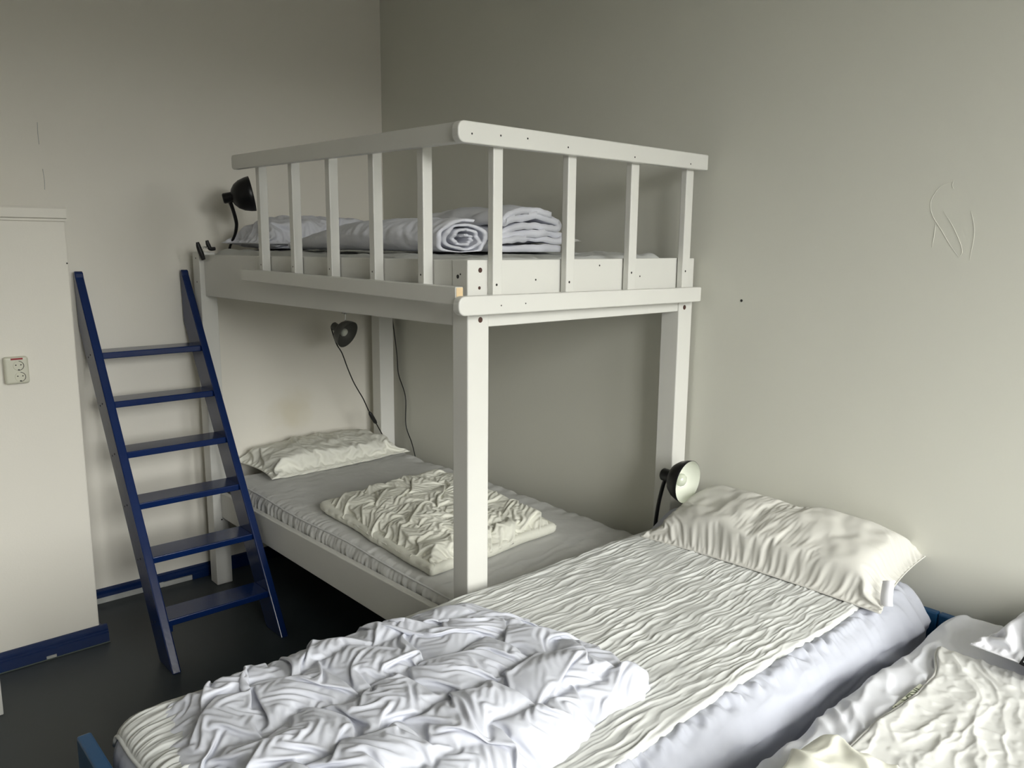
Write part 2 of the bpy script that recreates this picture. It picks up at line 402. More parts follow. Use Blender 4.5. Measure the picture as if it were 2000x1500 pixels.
# ------------------------------------------------------------------ soft shapes
def slab(L, Wd, H, r, nx, ny, nz):
    """rounded box lattice centred in x, y and standing on z = 0; returns points, normals, quads"""
    ii, jj, kk = np.meshgrid(np.arange(nx + 1), np.arange(ny + 1), np.arange(nz + 1), indexing='ij')
    mask = (ii == 0) | (ii == nx) | (jj == 0) | (jj == ny) | (kk == 0) | (kk == nz)
    idx = np.full(mask.shape, -1, dtype=np.int64); idx[mask] = np.arange(mask.sum())
    P = np.stack([(ii[mask] / nx - 0.5) * L, (jj[mask] / ny - 0.5) * Wd, (kk[mask] / nz - 0.5) * H], 1)
    half = np.array([L / 2 - r, Wd / 2 - r, max(H / 2 - r, 0)])
    core = np.clip(P, -half, half); d = P - core; n = d / (np.linalg.norm(d, axis=1)[:, None] + 1e-12)
    P = core + n * r; P[:, 2] += H / 2
    def q(a, b, c, dd, flip): 
        A = np.stack([a.ravel(), b.ravel(), c.ravel(), dd.ravel()], 1); return A[:, ::-1] if flip else A
    Fs = []
    for k, fl in ((0, True), (nz, False)): s = idx[:, :, k]; Fs.append(q(s[:-1, :-1], s[1:, :-1], s[1:, 1:], s[:-1, 1:], fl))
    for i, fl in ((0, True), (nx, False)): s = idx[i]; Fs.append(q(s[:-1, :-1], s[1:, :-1], s[1:, 1:], s[:-1, 1:], fl))
    for j, fl in ((0, False), (ny, True)): s = idx[:, j]; Fs.append(q(s[:-1, :-1], s[1:, :-1], s[1:, 1:], s[:-1, 1:], fl))
    return P, n, np.concatenate(Fs)

def pillow_points(a, b, T, nu, nv, pinch=0.08, flat=0.35, seed=0, slack=1.045, bend=0.2, sk=0.55):
    """a cushion of two sheets sewn round the rim: half sizes a, b, thickness T"""
    def foot(s, t):
        u, v = 2 * s - 1, 2 * t - 1
        return np.stack([a * u * (1 - pinch * (1 - v ** 2) * np.abs(u) ** 2), b * v * (1 - pinch * 1.5 * (1 - u ** 2) * np.abs(v) ** 2)], -1)
    def hm(s, t):
        u, v = 2 * s - 1, 2 * t - 1
        return (np.clip(1 - np.abs(u) ** 3, 0, 1) * np.clip(1 - np.abs(v) ** 2.6, 0, 1)) ** 0.42
    Ht = T * (1 - flat)
    p, s, t = quilt(foot, 2 * a, 2 * b, nu, nv, Ht, (9, 9), seed, slack=slack * 0.93, seam_h=1.0, steps=(90, 70), hmap=hm, bend=bend, wob=0.0, side_k=sk, lump=0.28)
    p = up2(soften(p, 1, 0.6))
    return sealed(p, lambda q: -q[..., 2] * flat / (1 - flat))

def place(V, loc, rz=0.0, rx=0.0, ry=0.0):
    R = (Matrix.Rotation(rz, 3, 'Z') @ Matrix.Rotation(ry, 3, 'Y') @ Matrix.Rotation(rx, 3, 'X'))
    return V @ np.array(R).T + np.array(loc)

def pillow(name, label, loc, a, b, T, material, rz=0, rx=0, ry=0, seed=0, group=None, nu=120, nv=72, **kw):
    V, F, E_ = pillow_points(a, b, T, nu, nv, seed=seed, **kw)
    V = place(V, loc, rz, rx, ry)
    t = thing(name, (float(loc[0]), float(loc[1]), float(V[:, 2].min())), label, 'pillow', group)
    np_mesh('cover', V, F, material, t)
    tube('seam', V[E_][::3], 0.0022, material, t, n=1, seg=6, closed=True)
    return t, V

# ================================================================== THE ROOM
def struct(o): o['kind'] = 'structure'; return o
struct(box('floor', XW - 0.2, XL + 0.2, YW - 0.2, YF + 0.3, -0.12, 0.0, 'floor', bev=0))
struct(box('ceiling', XW - 0.2, XL + 0.2, YW - 0.2, YF + 0.3, ZC, ZC + 0.12, 'ceil', bev=0))
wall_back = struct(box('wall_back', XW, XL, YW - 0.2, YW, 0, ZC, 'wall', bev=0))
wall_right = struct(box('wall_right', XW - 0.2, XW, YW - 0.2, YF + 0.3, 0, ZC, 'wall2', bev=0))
wall_left = struct(box('wall_left', XL, XL + 0.2, YW - 0.2, YF + 0.3, 0, ZC, 'wall', bev=0))
JX, JY = 1.694, 0.367
bm = bbox_bm(JX, XL, YW, JY, 0, 1.815, 0.006, 2)
wall_chimney = struct(from_bm('wall_chimney', bm, 'wall'))
# window wall: piers, parapets and lintels round two tall openings
bm = bmesh.new(); y0, y1 = YF, YF + 0.3; xs = [XW]
for (a, b, c, d) in WIN: xs += [a, b]
xs.append(XL)
for i in range(0, len(xs), 2): bbox_bm(xs[i], xs[i + 1], y0, y1, 0, ZC, 0, 1, bm)
for (a, b, c, d) in WIN: bbox_bm(a, b, y0, y1, 0, c, 0, 1, bm); bbox_bm(a, b, y0, y1, d, ZC, 0, 1, bm)
struct(from_bm('wall_front', bm, 'wall'))
for k, (a, b, c, d) in enumerate(WIN):
    w = bpy.data.objects.new('window_%d' % (k + 1), None); COL.objects.link(w); w.location = ((a + b) / 2, YF + 0.1, c); struct(w)
    ym, yn = YF + 0.07, YF + 0.13
    for (p, q, s, t) in ((a, a + 0.06, c, d), (b - 0.06, b, c, d)): box('jamb', p, q, ym, yn, s, t, 'white', w)
    for (p, q, s, t) in ((a + 0.06, b - 0.06, c, c + 0.06), (a + 0.06, b - 0.06, d - 0.06, d)): box('rail', p, q, ym, yn, s, t, 'white', w)
    box('mullion', (a + b) / 2 - 0.025, (a + b) / 2 + 0.025, ym, yn, c + 0.06, d - 0.06, 'white', w)
    box('sill', a - 0.05, b + 0.05, YF - 0.12, YF + 0.06, c - 0.035, c, 'white', w)

# ledge of painted wood on the chimney breast
led = struct(prism('trim_1', [(JY, 1.762), (JY + 0.010, 1.762), (JY + 0.010, 1.770), (JY + 0.022, 1.774), (JY + 0.022, 1.808), (JY + 0.014, 1.817), (JY, 1.817)], 'x', 1.692, XL, 'wall'))
# skirtings
SK = [(0, 0), (0.026, 0), (0.026, 0.043), (0.021, 0.047), (0.021, 0.053), (0.016, 0.057), (0.016, 0.064), (0.008, 0.074), (0, 0.076)]
sk = prism('baseboard_chimney', [(JY + u, v) for u, v in SK], 'x', JX - 0.028, XL, 'navy'); struct(sk)
prism('return_end', [(JX - v, z) for v, z in SK], 'y', 0.18, JY + 0.001, 'navy', sk)
box('paint_chip', 1.868, 1.905, JY + 0.0255, JY + 0.0268, 0.003, 0.016, 'chip', sk, bev=0)
box('caulk_line', JX - 0.03, XL, JY + 0.024, JY + 0.030, 0.0, 0.004, 'caulk', sk, bev=0.001)
sk = struct(prism('baseboard_back', [(YW, 0.03), (YW + 0.022, 0.03), (YW + 0.022, 0.046), (YW + 0.012, 0.056), (YW + 0.012, 0.062), (YW, 0.068)], 'x', XW, JX, 'navy'))
box('bare_strip', 1.30, JX, YW, YW + 0.016, 0.0, 0.03, 'chip', sk, bev=0.001)
box('lower_strip', XW, 1.16, YW, YW + 0.022, 0.0, 0.03, 'navy', sk, bev=0.001)
from_bm('bare_chip', bbox_bm(1.16, 1.30, YW, YW + 0.018, 0.0, 0.024, 0.001, 1), 'chip', sk)
struct(prism('baseboard_right', [(XW + u, v) for u, v in SK], 'y', YW, YF, 'navy'))
# marks on the walls
def disc(name, p, n, r, material, parent, d=0.002):
    return lathe(name, [(0.0, d), (r * 0.8, d), (r, d * 0.5), (r, -d)], p, n, material, parent, seg=12)
disc('nail_hole', (1.70, JY, 1.60), (0, 1, 0), 0.003, 'hole', wall_chimney)
disc('nail_hole', (XW, 2.298, 1.499), (1, 0, 0), 0.005, 'hole', wall_right, 0.001)
def wridge(pts, r=0.0009):
    return tube('filler_ridge', [(XW + 0.0002, y, z) for y, z in pts], [0.0004, r, r, r, 0.0004], 'wall2', wall_right, n=6, seg=6)
wridge([(2.975, 1.885), (2.94, 1.87), (2.918, 1.83), (2.925, 1.79), (2.955, 1.745), (2.985, 1.70), (3.01, 1.668)])
wridge([(2.975, 1.89), (2.973, 1.872), (2.978, 1.862)])
wridge([(2.955, 1.80), (2.98, 1.765), (3.005, 1.72), (3.018, 1.685), (3.012, 1.668)])
wridge([(2.937, 1.77), (2.936, 1.73), (2.933, 1.695)], 0.001)
wridge([(3.03, 1.80), (3.045, 1.74), (3.04, 1.66)], 0.0008)
tube('plaster_crack', [(1.672, YW, 2.175), (1.674, YW, 2.13), (1.673, YW, 2.085)], 0.0012, 'chip', wall_back, n=3, seg=6)
tube('plaster_crack', [(1.668, YW, 1.985), (1.665, YW, 1.94), (1.667, YW, 1.90)], 0.0012, 'chip', wall_back, n=3, seg=6)

# ================================================================== BUNK BED
bunk = thing('bunk_bed', (0.53, 1.07, 0), 'white painted wooden bunk bed with slatted guard rail in the corner', 'bunk bed')
def post(x0, x1, y0, y1, z1): return box('post', x0, x1, y0, y1, 0, z1, 'white', bunk, bev=0.004)
pFL = post(0.9916, 1.0724, 2.027, 2.100, 1.648)
pFR = post(-0.007, 0.073, 2.018, 2.100, 1.646)
pBL = post(1.014, 1.092, 0.048, 0.130, 1.640)
pBR = post(0.033, 0.123, 0.048, 0.130, 1.640)
# upper bed boards
prism('side_board', [(0.1305, 1.436), (2.0265, 1.454), (2.0265, 1.647), (0.1305, 1.627)], 'x', 1.043, 1.070, 'white', bunk, bev=0.003)
endb = box('end_board', 0.0735, 0.991, 2.066, 2.095, 1.451, 1.647, 'white', bunk, bev=0.003)
box('end_board', 0.1235, 1.0135, 0.06, 0.09, 1.440, 1.630, 'white', bunk, bev=0.003)
box('side_board', 0.036, 0.062, 0.1305, 2.0175, 1.448, 1.640, 'white', bunk, bev=0.003)
for i in range(12): box('slat', 0.0625, 1.0425, 0.16 + i * 0.155, 0.16 + i * 0.155 + 0.12, 1.468, 1.486, 'white', bunk, bev=0.002, seg=1)
# lower bed boards
prism('side_board', [(0.1305, 0.345), (2.0265, 0.358), (2.0265, 0.512), (0.1305, 0.472)], 'x', 1.025, 1.052, 'white', bunk, bev=0.004)
box('end_board', 0.0735, 0.991, 2.04, 2.068, 0.352, 0.50, 'white', bunk)
box('end_board', 0.1235, 1.0135, 0.07, 0.10, 0.345, 0.48, 'white', bunk)
box('side_board', 0.036, 0.060, 0.1305, 2.0175, 0.35, 0.48, 'white', bunk)
for i in range(12): box('slat', 0.0605, 1.0245, 0.16 + i * 0.155, 0.16 + i * 0.155 + 0.12, 0.376, 0.394, 'white', bunk, bev=0.002, seg=1)
# guard rails
def rounded_rail(axis, a, b, za0, za1, zb0, zb1, r, round_a, round_b):
    """side outline of a rail in (length, z) with rounded corners at either end"""
    P = []
    def corner(cx, cz, s, e, rr):
        for k in range(7):
            t = math.radians(s + (e - s) * k / 6); P.append((cx + rr * math.cos(t), cz + rr * math.sin(t)))
    if round_a: corner(a + r, za0 + r, 270, 180, r); corner(a + r, za1 - r, 180, 90, r)
    else: P += [(a, za0), (a, za1)]
    if round_b: corner(b - r, zb1 - r, 90, 0, r); corner(b - r, zb0 + r, 360, 270, r)
    else: P += [(b, zb1), (b, zb0)]
    return P
prism('top_rail', rounded_rail('y', 0.648, 2.1245, 1.977, 2.033, 1.963, 2.018, 0.016, True, False), 'x', 1.1075, 1.1355, 'white', bunk, bev=0.003)
lr = prism('lower_rail', rounded_rail('y', 0.69, 2.1245, 1.534, 1.579, 1.523, 1.574, 0.006, True, False), 'x', 1.1075, 1.1355, 'white', bunk, bev=0.003)
box('bare_wood_end', 1.110, 1.133, 2.1235, 2.1262, 1.5455, 1.572, 'raw', lr, bev=0.0005)
tr = prism('top_rail', rounded_rail('x', 0.0135, 1.148, 1.958, 2.012, 1.962, 2.020, 0.022, False, True), 'y', 2.1255, 2.155, 'white', bunk, bev=0.004)
lf = prism('lower_rail', rounded_rail('x', 0.017, 1.147, 1.489, 1.542, 1.494, 1.549, 0.023, False, True), 'y', 2.1255, 2.155, 'white', bunk, bev=0.004)
for yf in (0.837, 1.111, 1.386, 1.664, 1.934):
    b = box('baluster', 1.0728, 1.1073, yf - 0.031, yf, 1.533, 1.985, 'white', bunk, bev=0.003)
    for z in (1.60,): disc('screw_hole', (1.1073, yf - 0.016, z), (1, 0, 0), 0.0028, 'hole', b, 0.0004)
for (a, b_) in ((0.9625, 0.999), (0.6605, 0.697), (0.358, 0.3975), (0.055, 0.097)):
    b = box('baluster', a, b_, 2.1003, 2.1253, 1.497, 1.99, 'white', bunk, bev=0.003)
    disc('screw_hole', ((a + b_) / 2 + 0.004, 2.1253, 1.60 if a < 0.5 else 1.576), (0, 1, 0), 0.0038, 'hole', b, 0.0004)
for (x, z, r) in ((1.026, 1.618, 0.0075), (1.025, 1.474, 0.0085), (1.029, 1.567, 0.005)): disc('bolt', (x, 2.1, z), (0, 1, 0), r, 'rust', pFL, 0.0006)
disc('bolt', (0.041, 2.1, 1.465), (0, 1, 0), 0.009, 'rust', pFR, 0.0006)
for (y, z, r) in ((2.054, 1.599, 0.006), (2.066, 1.606, 0.0028)): disc('bolt', (1.0724, y, z), (1, 0, 0), r, 'hole', pFL, 0.0006)
for (x, z) in ((1.101, 1.987), (0.998, 1.991), (0.896, 1.992), (0.730, 1.981), (0.420, 1.975), (0.118, 1.974)): disc('screw', (x, 2.155, z), (0, 1, 0), 0.0028, 'hole', tr, 0.0005)
for (x, z) in ((0.992, 1.518), (0.896, 1.520)): disc('screw', (x, 2.155, z), (0, 1, 0), 0.0022, 'hole', lf, 0.0005)
for (x, z) in ((0.80, 1.585), (0.51, 1.625), (0.30, 1.585)): disc('screw', (x, 2.095, z), (0, 1, 0), 0.003, 'hole', endb, 0.0005)
for z in (1.61, 1.50, 0.46): disc('bolt', (1.092, 0.09, z), (1, 0, 0), 0.004, 'hole', pBL, 0.0006)
disc('bolt', (1.053, 0.13, 0.335), (0, 1, 0), 0.004, 'hole', pBL, 0.0006)

# ================================================================== LADDER
ladder = thing('ladder', (1.32, 0.76, 0), 'glossy blue wooden step ladder leaning against the back wall', 'ladder')
prof = [(0.845, 0.0), (0.695, 0.0), (-0.026, 1.311), (-0.026, 1.525), (-0.022, 1.545), (-0.012, 1.556), (0.0, 1.548), (0.0045, 1.528)]
sh = lambda co: Vector((co.x + 0.0185 * co.z, co.y, co.z))
for (a, b) in ((1.525, 1.560), (1.067, 1.100)):
    s = prism('side_rail', prof, 'x', a, b, 'blue', ladder, bev=0.005, shear=sh, seg=3)
TR = [(0.175, 0.690), (0.405, 0.575), (0.608, 0.452), (0.806, 0.345), (1.006, 0.228), (1.205, 0.140)]
for (z, yf) in TR:
    yf = 0.845 - 0.55 * z - 0.012; yb = max(yf - 0.135, -0.02); x0 = 1.0985 + 0.0185 * z; x1 = 1.5265 + 0.0185 * z
    t = box('tread', x0, x1, yb, yf, z - 0.022, z + 0.006, 'blue', ladder, bev=0.004, seg=2)
    for dz in (0.0, -0.035): disc('screw_hole', (1.5605 + 0.0185 * (z + dz), yf - 0.05 + dz, z - 0.006 + dz * 0.4), (1, 0, 0), 0.004, 'hole', ladder, 0.0006)
box('cleat', 1.505, 1.528, 0.655, 0.715, 0.118, 0.152, 'blue', ladder, bev=0.003)

# ================================================================== SOCKET, TABLE
out = thing('wall_socket', (1.909, JY, 1.146), 'cream double wall socket with a red mark on the wall left of the ladder', 'wall socket')
box('body', 1.869, 1.951, JY - 0.0005, JY + 0.030, 1.146, 1.250, 'socket', out, bev=0.009, seg=4)
for (cx, cz) in ((1.904, 1.216), (1.901, 1.173)):
    f = lathe('outlet', [(0.0, -0.001), (0.0158, -0.001), (0.0162, 0.0012), (0.0172, 0.0012), (0.0186, 0.0)], (cx, JY + 0.0302, cz), (0, 1, 0), 'socket', out, seg=32)
    A = [(cx + 0.0175 * math.cos(t), JY + 0.0312, cz + 0.0175 * math.sin(t)) for t in np.linspace(math.radians(95), math.radians(268), 16)]
    tube('recess_shade', A, 0.0011, 'hole', f, n=1, seg=6)  # dark arc standing in for the shade inside the outlet's recess
    for dx in (-0.0085, 0.0085): disc('pin_hole', (cx + dx, JY + 0.0296, cz + 0.003), (0, 1, 0), 0.0024, 'hole', f, 0.0012)
    box('earth_clip', cx - 0.003, cx + 0.003, JY + 0.0295, JY + 0.0322, cz - 0.018, cz - 0.0135, 'hole', f, bev=0.0005)
box('red_label', 1.888, 1.928, JY + 0.0298, JY + 0.0309, 1.239, 1.2455, 'red', out, bev=0.0003)

tb = thing('side_table', (2.45, 0.56, 0), 'white table at the left edge with one leg showing on the dark floor', 'table')
box('table_top', 2.12, 2.82, 0.395, 0.73, 0.70, 0.725, 'white', tb)
for (x, y) in ((2.113, 0.69), (2.77, 0.69), (2.15, 0.40), (2.77, 0.40)): box('leg', x, x + 0.042, y, y + 0.03, 0, 0.70, 'white', tb)

# ================================================================== LAMPS
def lamp_head(t, O, ax, s, outer, inner, bulb='bulb', deep=1.0):
    lathe('socket_neck', [(0, 0), (0.019 * s, 0), (0.0235 * s, 0.005 * s), (0.0235 * s, 0.040 * s), (0.026 * s, 0.046 * s)], O, ax, outer, t, seg=28)
    D = lambda d: 0.040 * s + (d - 0.040) * s * deep
    sh_ = lathe('shade', [(0.024 * s, D(0.040)), (0.036 * s, D(0.044)), (0.055 * s, D(0.056)), (0.069 * s, D(0.074)), (0.077 * s, D(0.096)), (0.080 * s, D(0.112)), (0.0788 * s, D(0.1125))], O, ax, outer, t)
    lathe('lining', [(0.0788 * s, D(0.1125)), (0.0755 * s, D(0.097)), (0.067 * s, D(0.077)), (0.053 * s, D(0.060)), (0.034 * s, D(0.049)), (0.0, D(0.047))], O, ax, inner, sh_)
    b = lathe('bulb', [(0.013 * s, 0.046 * s), (0.013 * s, 0.060 * s), (0.018 * s, 0.068 * s), (0.0235 * s, 0.078 * s), (0.024 * s, 0.086 * s), (0.019 * s, 0.095 * s), (0.010 * s, 0.100 * s), (0, 0.1015 * s)], O, ax, bulb, t, seg=24)
    return sh_

l1 = thing('clamp_lamp', (1.06, 0.16, 1.64), 'black gooseneck lamp clamped on the upper bunk by the pillow', 'lamp')
lamp_head(l1, (1.000, 0.215, 1.881), (-0.92, 0.36, 0.20), 1.0, 'black', 'lining', deep=1.28)
tube('gooseneck', [(0.968, 0.218, 1.870), (0.952, 0.205, 1.840), (0.937, 0.195, 1.80), (0.928, 0.185, 1.765), (0.928, 0.165, 1.725), (0.934, 0.140, 1.690), (0.938, 0.118, 1.660), (0.938, 0.108, 1.625)], [0.0095, 0.0085, 0.0085, 0.008, 0.0065, 0.006, 0.008], 'black', l1, n=8, seg=10)
tube('clamp_lever', [(1.108, 0.165, 1.684), (1.104, 0.165, 1.665), (1.096, 0.165, 1.640), (1.084, 0.165, 1.605)], [0.007, 0.010, 0.0115, 0.012, 0.009], 'rubber', l1, n=5, seg=10)
tube('clamp_lever', [(1.064, 0.165, 1.692), (1.060, 0.165, 1.675), (1.050, 0.165, 1.655), (1.028, 0.165, 1.655)], [0.007, 0.0095, 0.010, 0.008], 'rubber', l1, n=5, seg=10)
tube('spring', [(1.092, 0.165, 1.654), (1.080, 0.165, 1.662), (1.066, 0.165, 1.660), (1.056, 0.165, 1.664)], 0.004, 'chrome', l1, n=4, seg=8)

l3 = thing('clamp_lamp', (0.16, 2.105, 0.50), 'black gooseneck lamp with white inside and bulb, beside the cream pillow', 'lamp')
lamp_head(l3, (0.168, 2.128, 0.853), (-0.06, 0.99, -0.07), 1.0, 'black', 'lining')
tube('gooseneck', [(0.166, 2.142, 0.838), (0.163, 2.128, 0.80), (0.160, 2.112, 0.74), (0.160, 2.103, 0.68), (0.160, 2.095, 0.60), (0.160, 2.082, 0.535)], 0.0075, 'black', l3, n=8, seg=10)
box('clamp', 0.142, 0.178, 2.069, 2.096, 0.455, 0.54, 'rubber', l3, bev=0.004)

l2 = thing('clip_lamp', (0.43, 0.30, 1.26), 'small grey clip lamp hanging under the upper bunk', 'lamp')
lamp_head(l2, (0.482, 0.262, 1.272), (-0.34, 0.80, -0.40), 0.90, 'greylamp', 'greyin', 'lining')
tube('clip_arm', [(0.444, 0.30, 1.272), (0.435, 0.302, 1.29), (0.432, 0.303, 1.34)], 0.005, 'chrome', l2, n=4, seg=8)
tube('clip_arm', [(0.432, 0.303, 1.335), (0.432, 0.303, 1.40), (0.432, 0.303, 1.467)], 0.010, 'chrome', l2, n=3, seg=8)
lathe('clip', [(0, 0), (0.02, 0.001), (0.02, 0.006), (0.012, 0.014), (0.009, 0.02)], (0.432, 0.303, 1.332), (0, 0, 1), 'chrome', l2, seg=16)
tube('cord', [(0.486, 0.262, 1.272), (0.496, 0.275, 1.25), (0.480, 0.29, 1.18), (0.45, 0.29, 1.13), (0.415, 0.28, 1.05), (0.377, 0.27, 0.973), (0.345, 0.265, 0.92), (0.312, 0.26, 0.868), (0.27, 0.25, 0.788), (0.223, 0.24, 0.718), (0.18, 0.23, 0.65), (0.150, 0.225, 0.602)], 0.0030, 'rubber', l2, n=5, seg=8)
tube('cord_switch', [(0.272, 0.25, 0.792), (0.262, 0.249, 0.776), (0.236, 0.243, 0.737), (0.224, 0.241, 0.722)], [0.006, 0.010, 0.011, 0.010, 0.006], 'rubber', l2, n=4, seg=10)
cb = tube('power_cord', [(0.012, 0.080, 1.40), (0.006, 0.082, 1.273), (0.0, 0.113, 1.072), (-0.004, 0.120, 0.956), (-0.006, 0.184, 0.833), (-0.006, 0.185, 0.67), (-0.004, 0.244, 0.577), (0.0, 0.282, 0.505), (0.0, 0.30, 0.45)], 0.0030, 'rubber', None, n=6, seg=8)
tag(cb, 'thin black cord hanging down the grey wall behind the lower bunk', 'cord')

# ================================================================== LOWER BUNK BEDDING
P, N, F = slab(1.885, 0.955, 0.15, 0.045, 380, 200, 16)
P[:, 0] *= 1.0
# slab long axis -> y
P = np.stack([-P[:, 1], P[:, 0], P[:, 2]], 1); N = np.stack([-N[:, 1], N[:, 0], N[:, 2]], 1)
P += (0.5425, 1.078, 0.398)
x, y, z = P.T; side = 1 - np.abs(N[:, 2])
d = 0.004 * fbm(x * 5, y * 5, 3) + 0.0016 * fbm(x * 22, y * 22, 4)
d += 0.0035 * (folds(x, y, 0.25, 3, 16, 6, 0.05) - 0.3) * sstep(1.65, 2.0, y)
lefts = sstep(0.85, 1.0, x)
d += lefts * (0.006 * pn(y * 30 + 2 * fbm(y * 6, x * 3, 2), z * 14, 8) + 0.004 * pn(y * 62, z * 20, 9)) * (0.25 + side)
d += sstep(0.22, 0.06, x) * (0.010 * pn(y * 14, x * 6, 12) + 0.012 * fbm(y * 5, x * 5, 13))
d = np.where(N[:, 2] < -0.5, 0, d)
P = P + N * d[:, None]
ml = thing('mattress', (0.54, 1.08, 0.398), 'thin mattress under a plain sheet on the lower bunk', 'mattress')
np_mesh('sheet_cover', P, F, 'sheetgrey', ml)
ys = np.linspace(0.17, 1.95, 60)
tube('piping', [(1.012 + 0.004 * math.sin(9 * t), t, 0.539 + 0.004 * math.sin(5 * t + 1)) for t in ys], 0.0035, 'pipe', ml, n=1, seg=6)

pillow('pillow', 'flat cream pillow at the head of the lower bunk', (0.515, 0.185, 0.578), 0.40, 0.215, 0.125, 'pillowlow', rz=0.02, seed=11, flat=0.25, slack=1.06)

# cream duvet folded twice: a stuffed upper fold over a thinner lower one
dl = thing('duvet', (0.62, 1.33, 0.5515), 'folded cream quilted duvet lying on the lower bunk', 'duvet')
cs = ((0.925, 0.885), (0.985, 1.785), (0.325, 1.755), (0.235, 0.865))
ft = quad_foot(*cs, c=0.10, wav=0.012, seed=44)
p, s_, t_ = quilt(ft, 0.90, 0.67, 184, 140, 0.062, (0.29, 0.20), 31, slack=1.06, seam_h=0.62, bend=0.14, wob=0.07, side_k=0.8,
                  hmap=lambda s, t: 1 - 0.45 * np.exp(-((s) ** 2 + (t) ** 2) / 0.05))
p = up2(soften(p, 1, 0.5)); zb_ = 0.5515 + 0.030
V, F, _e = sealed(np.concatenate([p[..., :2], (p[..., 2] + zb_)[..., None]], -1), lambda q: np.minimum(q[..., 2] - 0.002, zb_ - 0.006))
np_mesh('upper_fold', V, F, 'duvetc', dl)
P, N, F = slab(0.90, 0.70, 0.042, 0.021, 160, 120, 10)
x, y, z = P.T
d = (1 - np.abs(N[:, 2])) * (0.006 * pn((x + y) * 20, z * 12, 42) + 0.003 * pn((x - y) * 45, z * 12, 43)); P = P + N * d[:, None]
Q = quad_foot(*cs, c=0.06, wav=0.012, seed=44)(np.clip(P[:, 0] / 0.90 + 0.5, -0.02, 1.02), np.clip(P[:, 1] / 0.70 + 0.5, -0.02, 1.02))
np_mesh('lower_fold', np.stack([Q[:, 0], Q[:, 1], 0.5515 + P[:, 2]], 1), F, 'duvetc', dl)

# ================================================================== UPPER BUNK BEDDING
P, N, F = slab(1.88, 0.965, 0.162, 0.05, 260, 150, 12)
P = np.stack([-P[:, 1], P[:, 0], P[:, 2]], 1); N = np.stack([-N[:, 1], N[:, 0], N[:, 2]], 1); P += (0.552, 1.08, 0.0)
x, y, z = P.T
d = 0.010 * fbm(x * 4, y * 4, 71) + 0.006 * folds(x, y, 1.3, 3, 12, 72, 0.05) * (N[:, 2] > 0.3) + 0.006 * np.abs(1 - np.abs(N[:, 2])) * pn(y * 18, z * 20, 73)
d += 0.016 * sstep(1.3, 1.7, y) * sstep(0.5, 0.2, x) * (0.5 + fbm(x * 5, y * 5, 75)) * (N[:, 2] > 0)
P = P + N * np.where(N[:, 2] < -0.3, 0, d)[:, None]; P[:, 2] += 1.4865
P[:, 0] = np.clip(P[:, 0], 0.064, 1.041); P[:, 1] = np.clip(P[:, 1], 0.132, 2.024)
mu = thing('mattress', (0.55, 1.08, 1.4865), 'mattress with a cream cover on the upper bunk behind the rails', 'mattress')
np_mesh('sheet_cover', P, F, 'pad', mu)

pillow('pillow', 'plump white pillow at the head of the upper bunk beside the clamped lamp', (0.60, 0.285, 1.682), 0.36, 0.20, 0.15, 'duvetgrey', rz=0.03, seed=21, flat=0.2)
pillow('pillow', 'white pillow behind the folded duvets on the upper bunk, only its corner showing', (0.275, 1.255, 1.685), 0.33, 0.205, 0.075, 'pillow', rz=math.pi / 2 + 0.10, ry=-0.06, seed=22, flat=0.25, nu=64, nv=40)

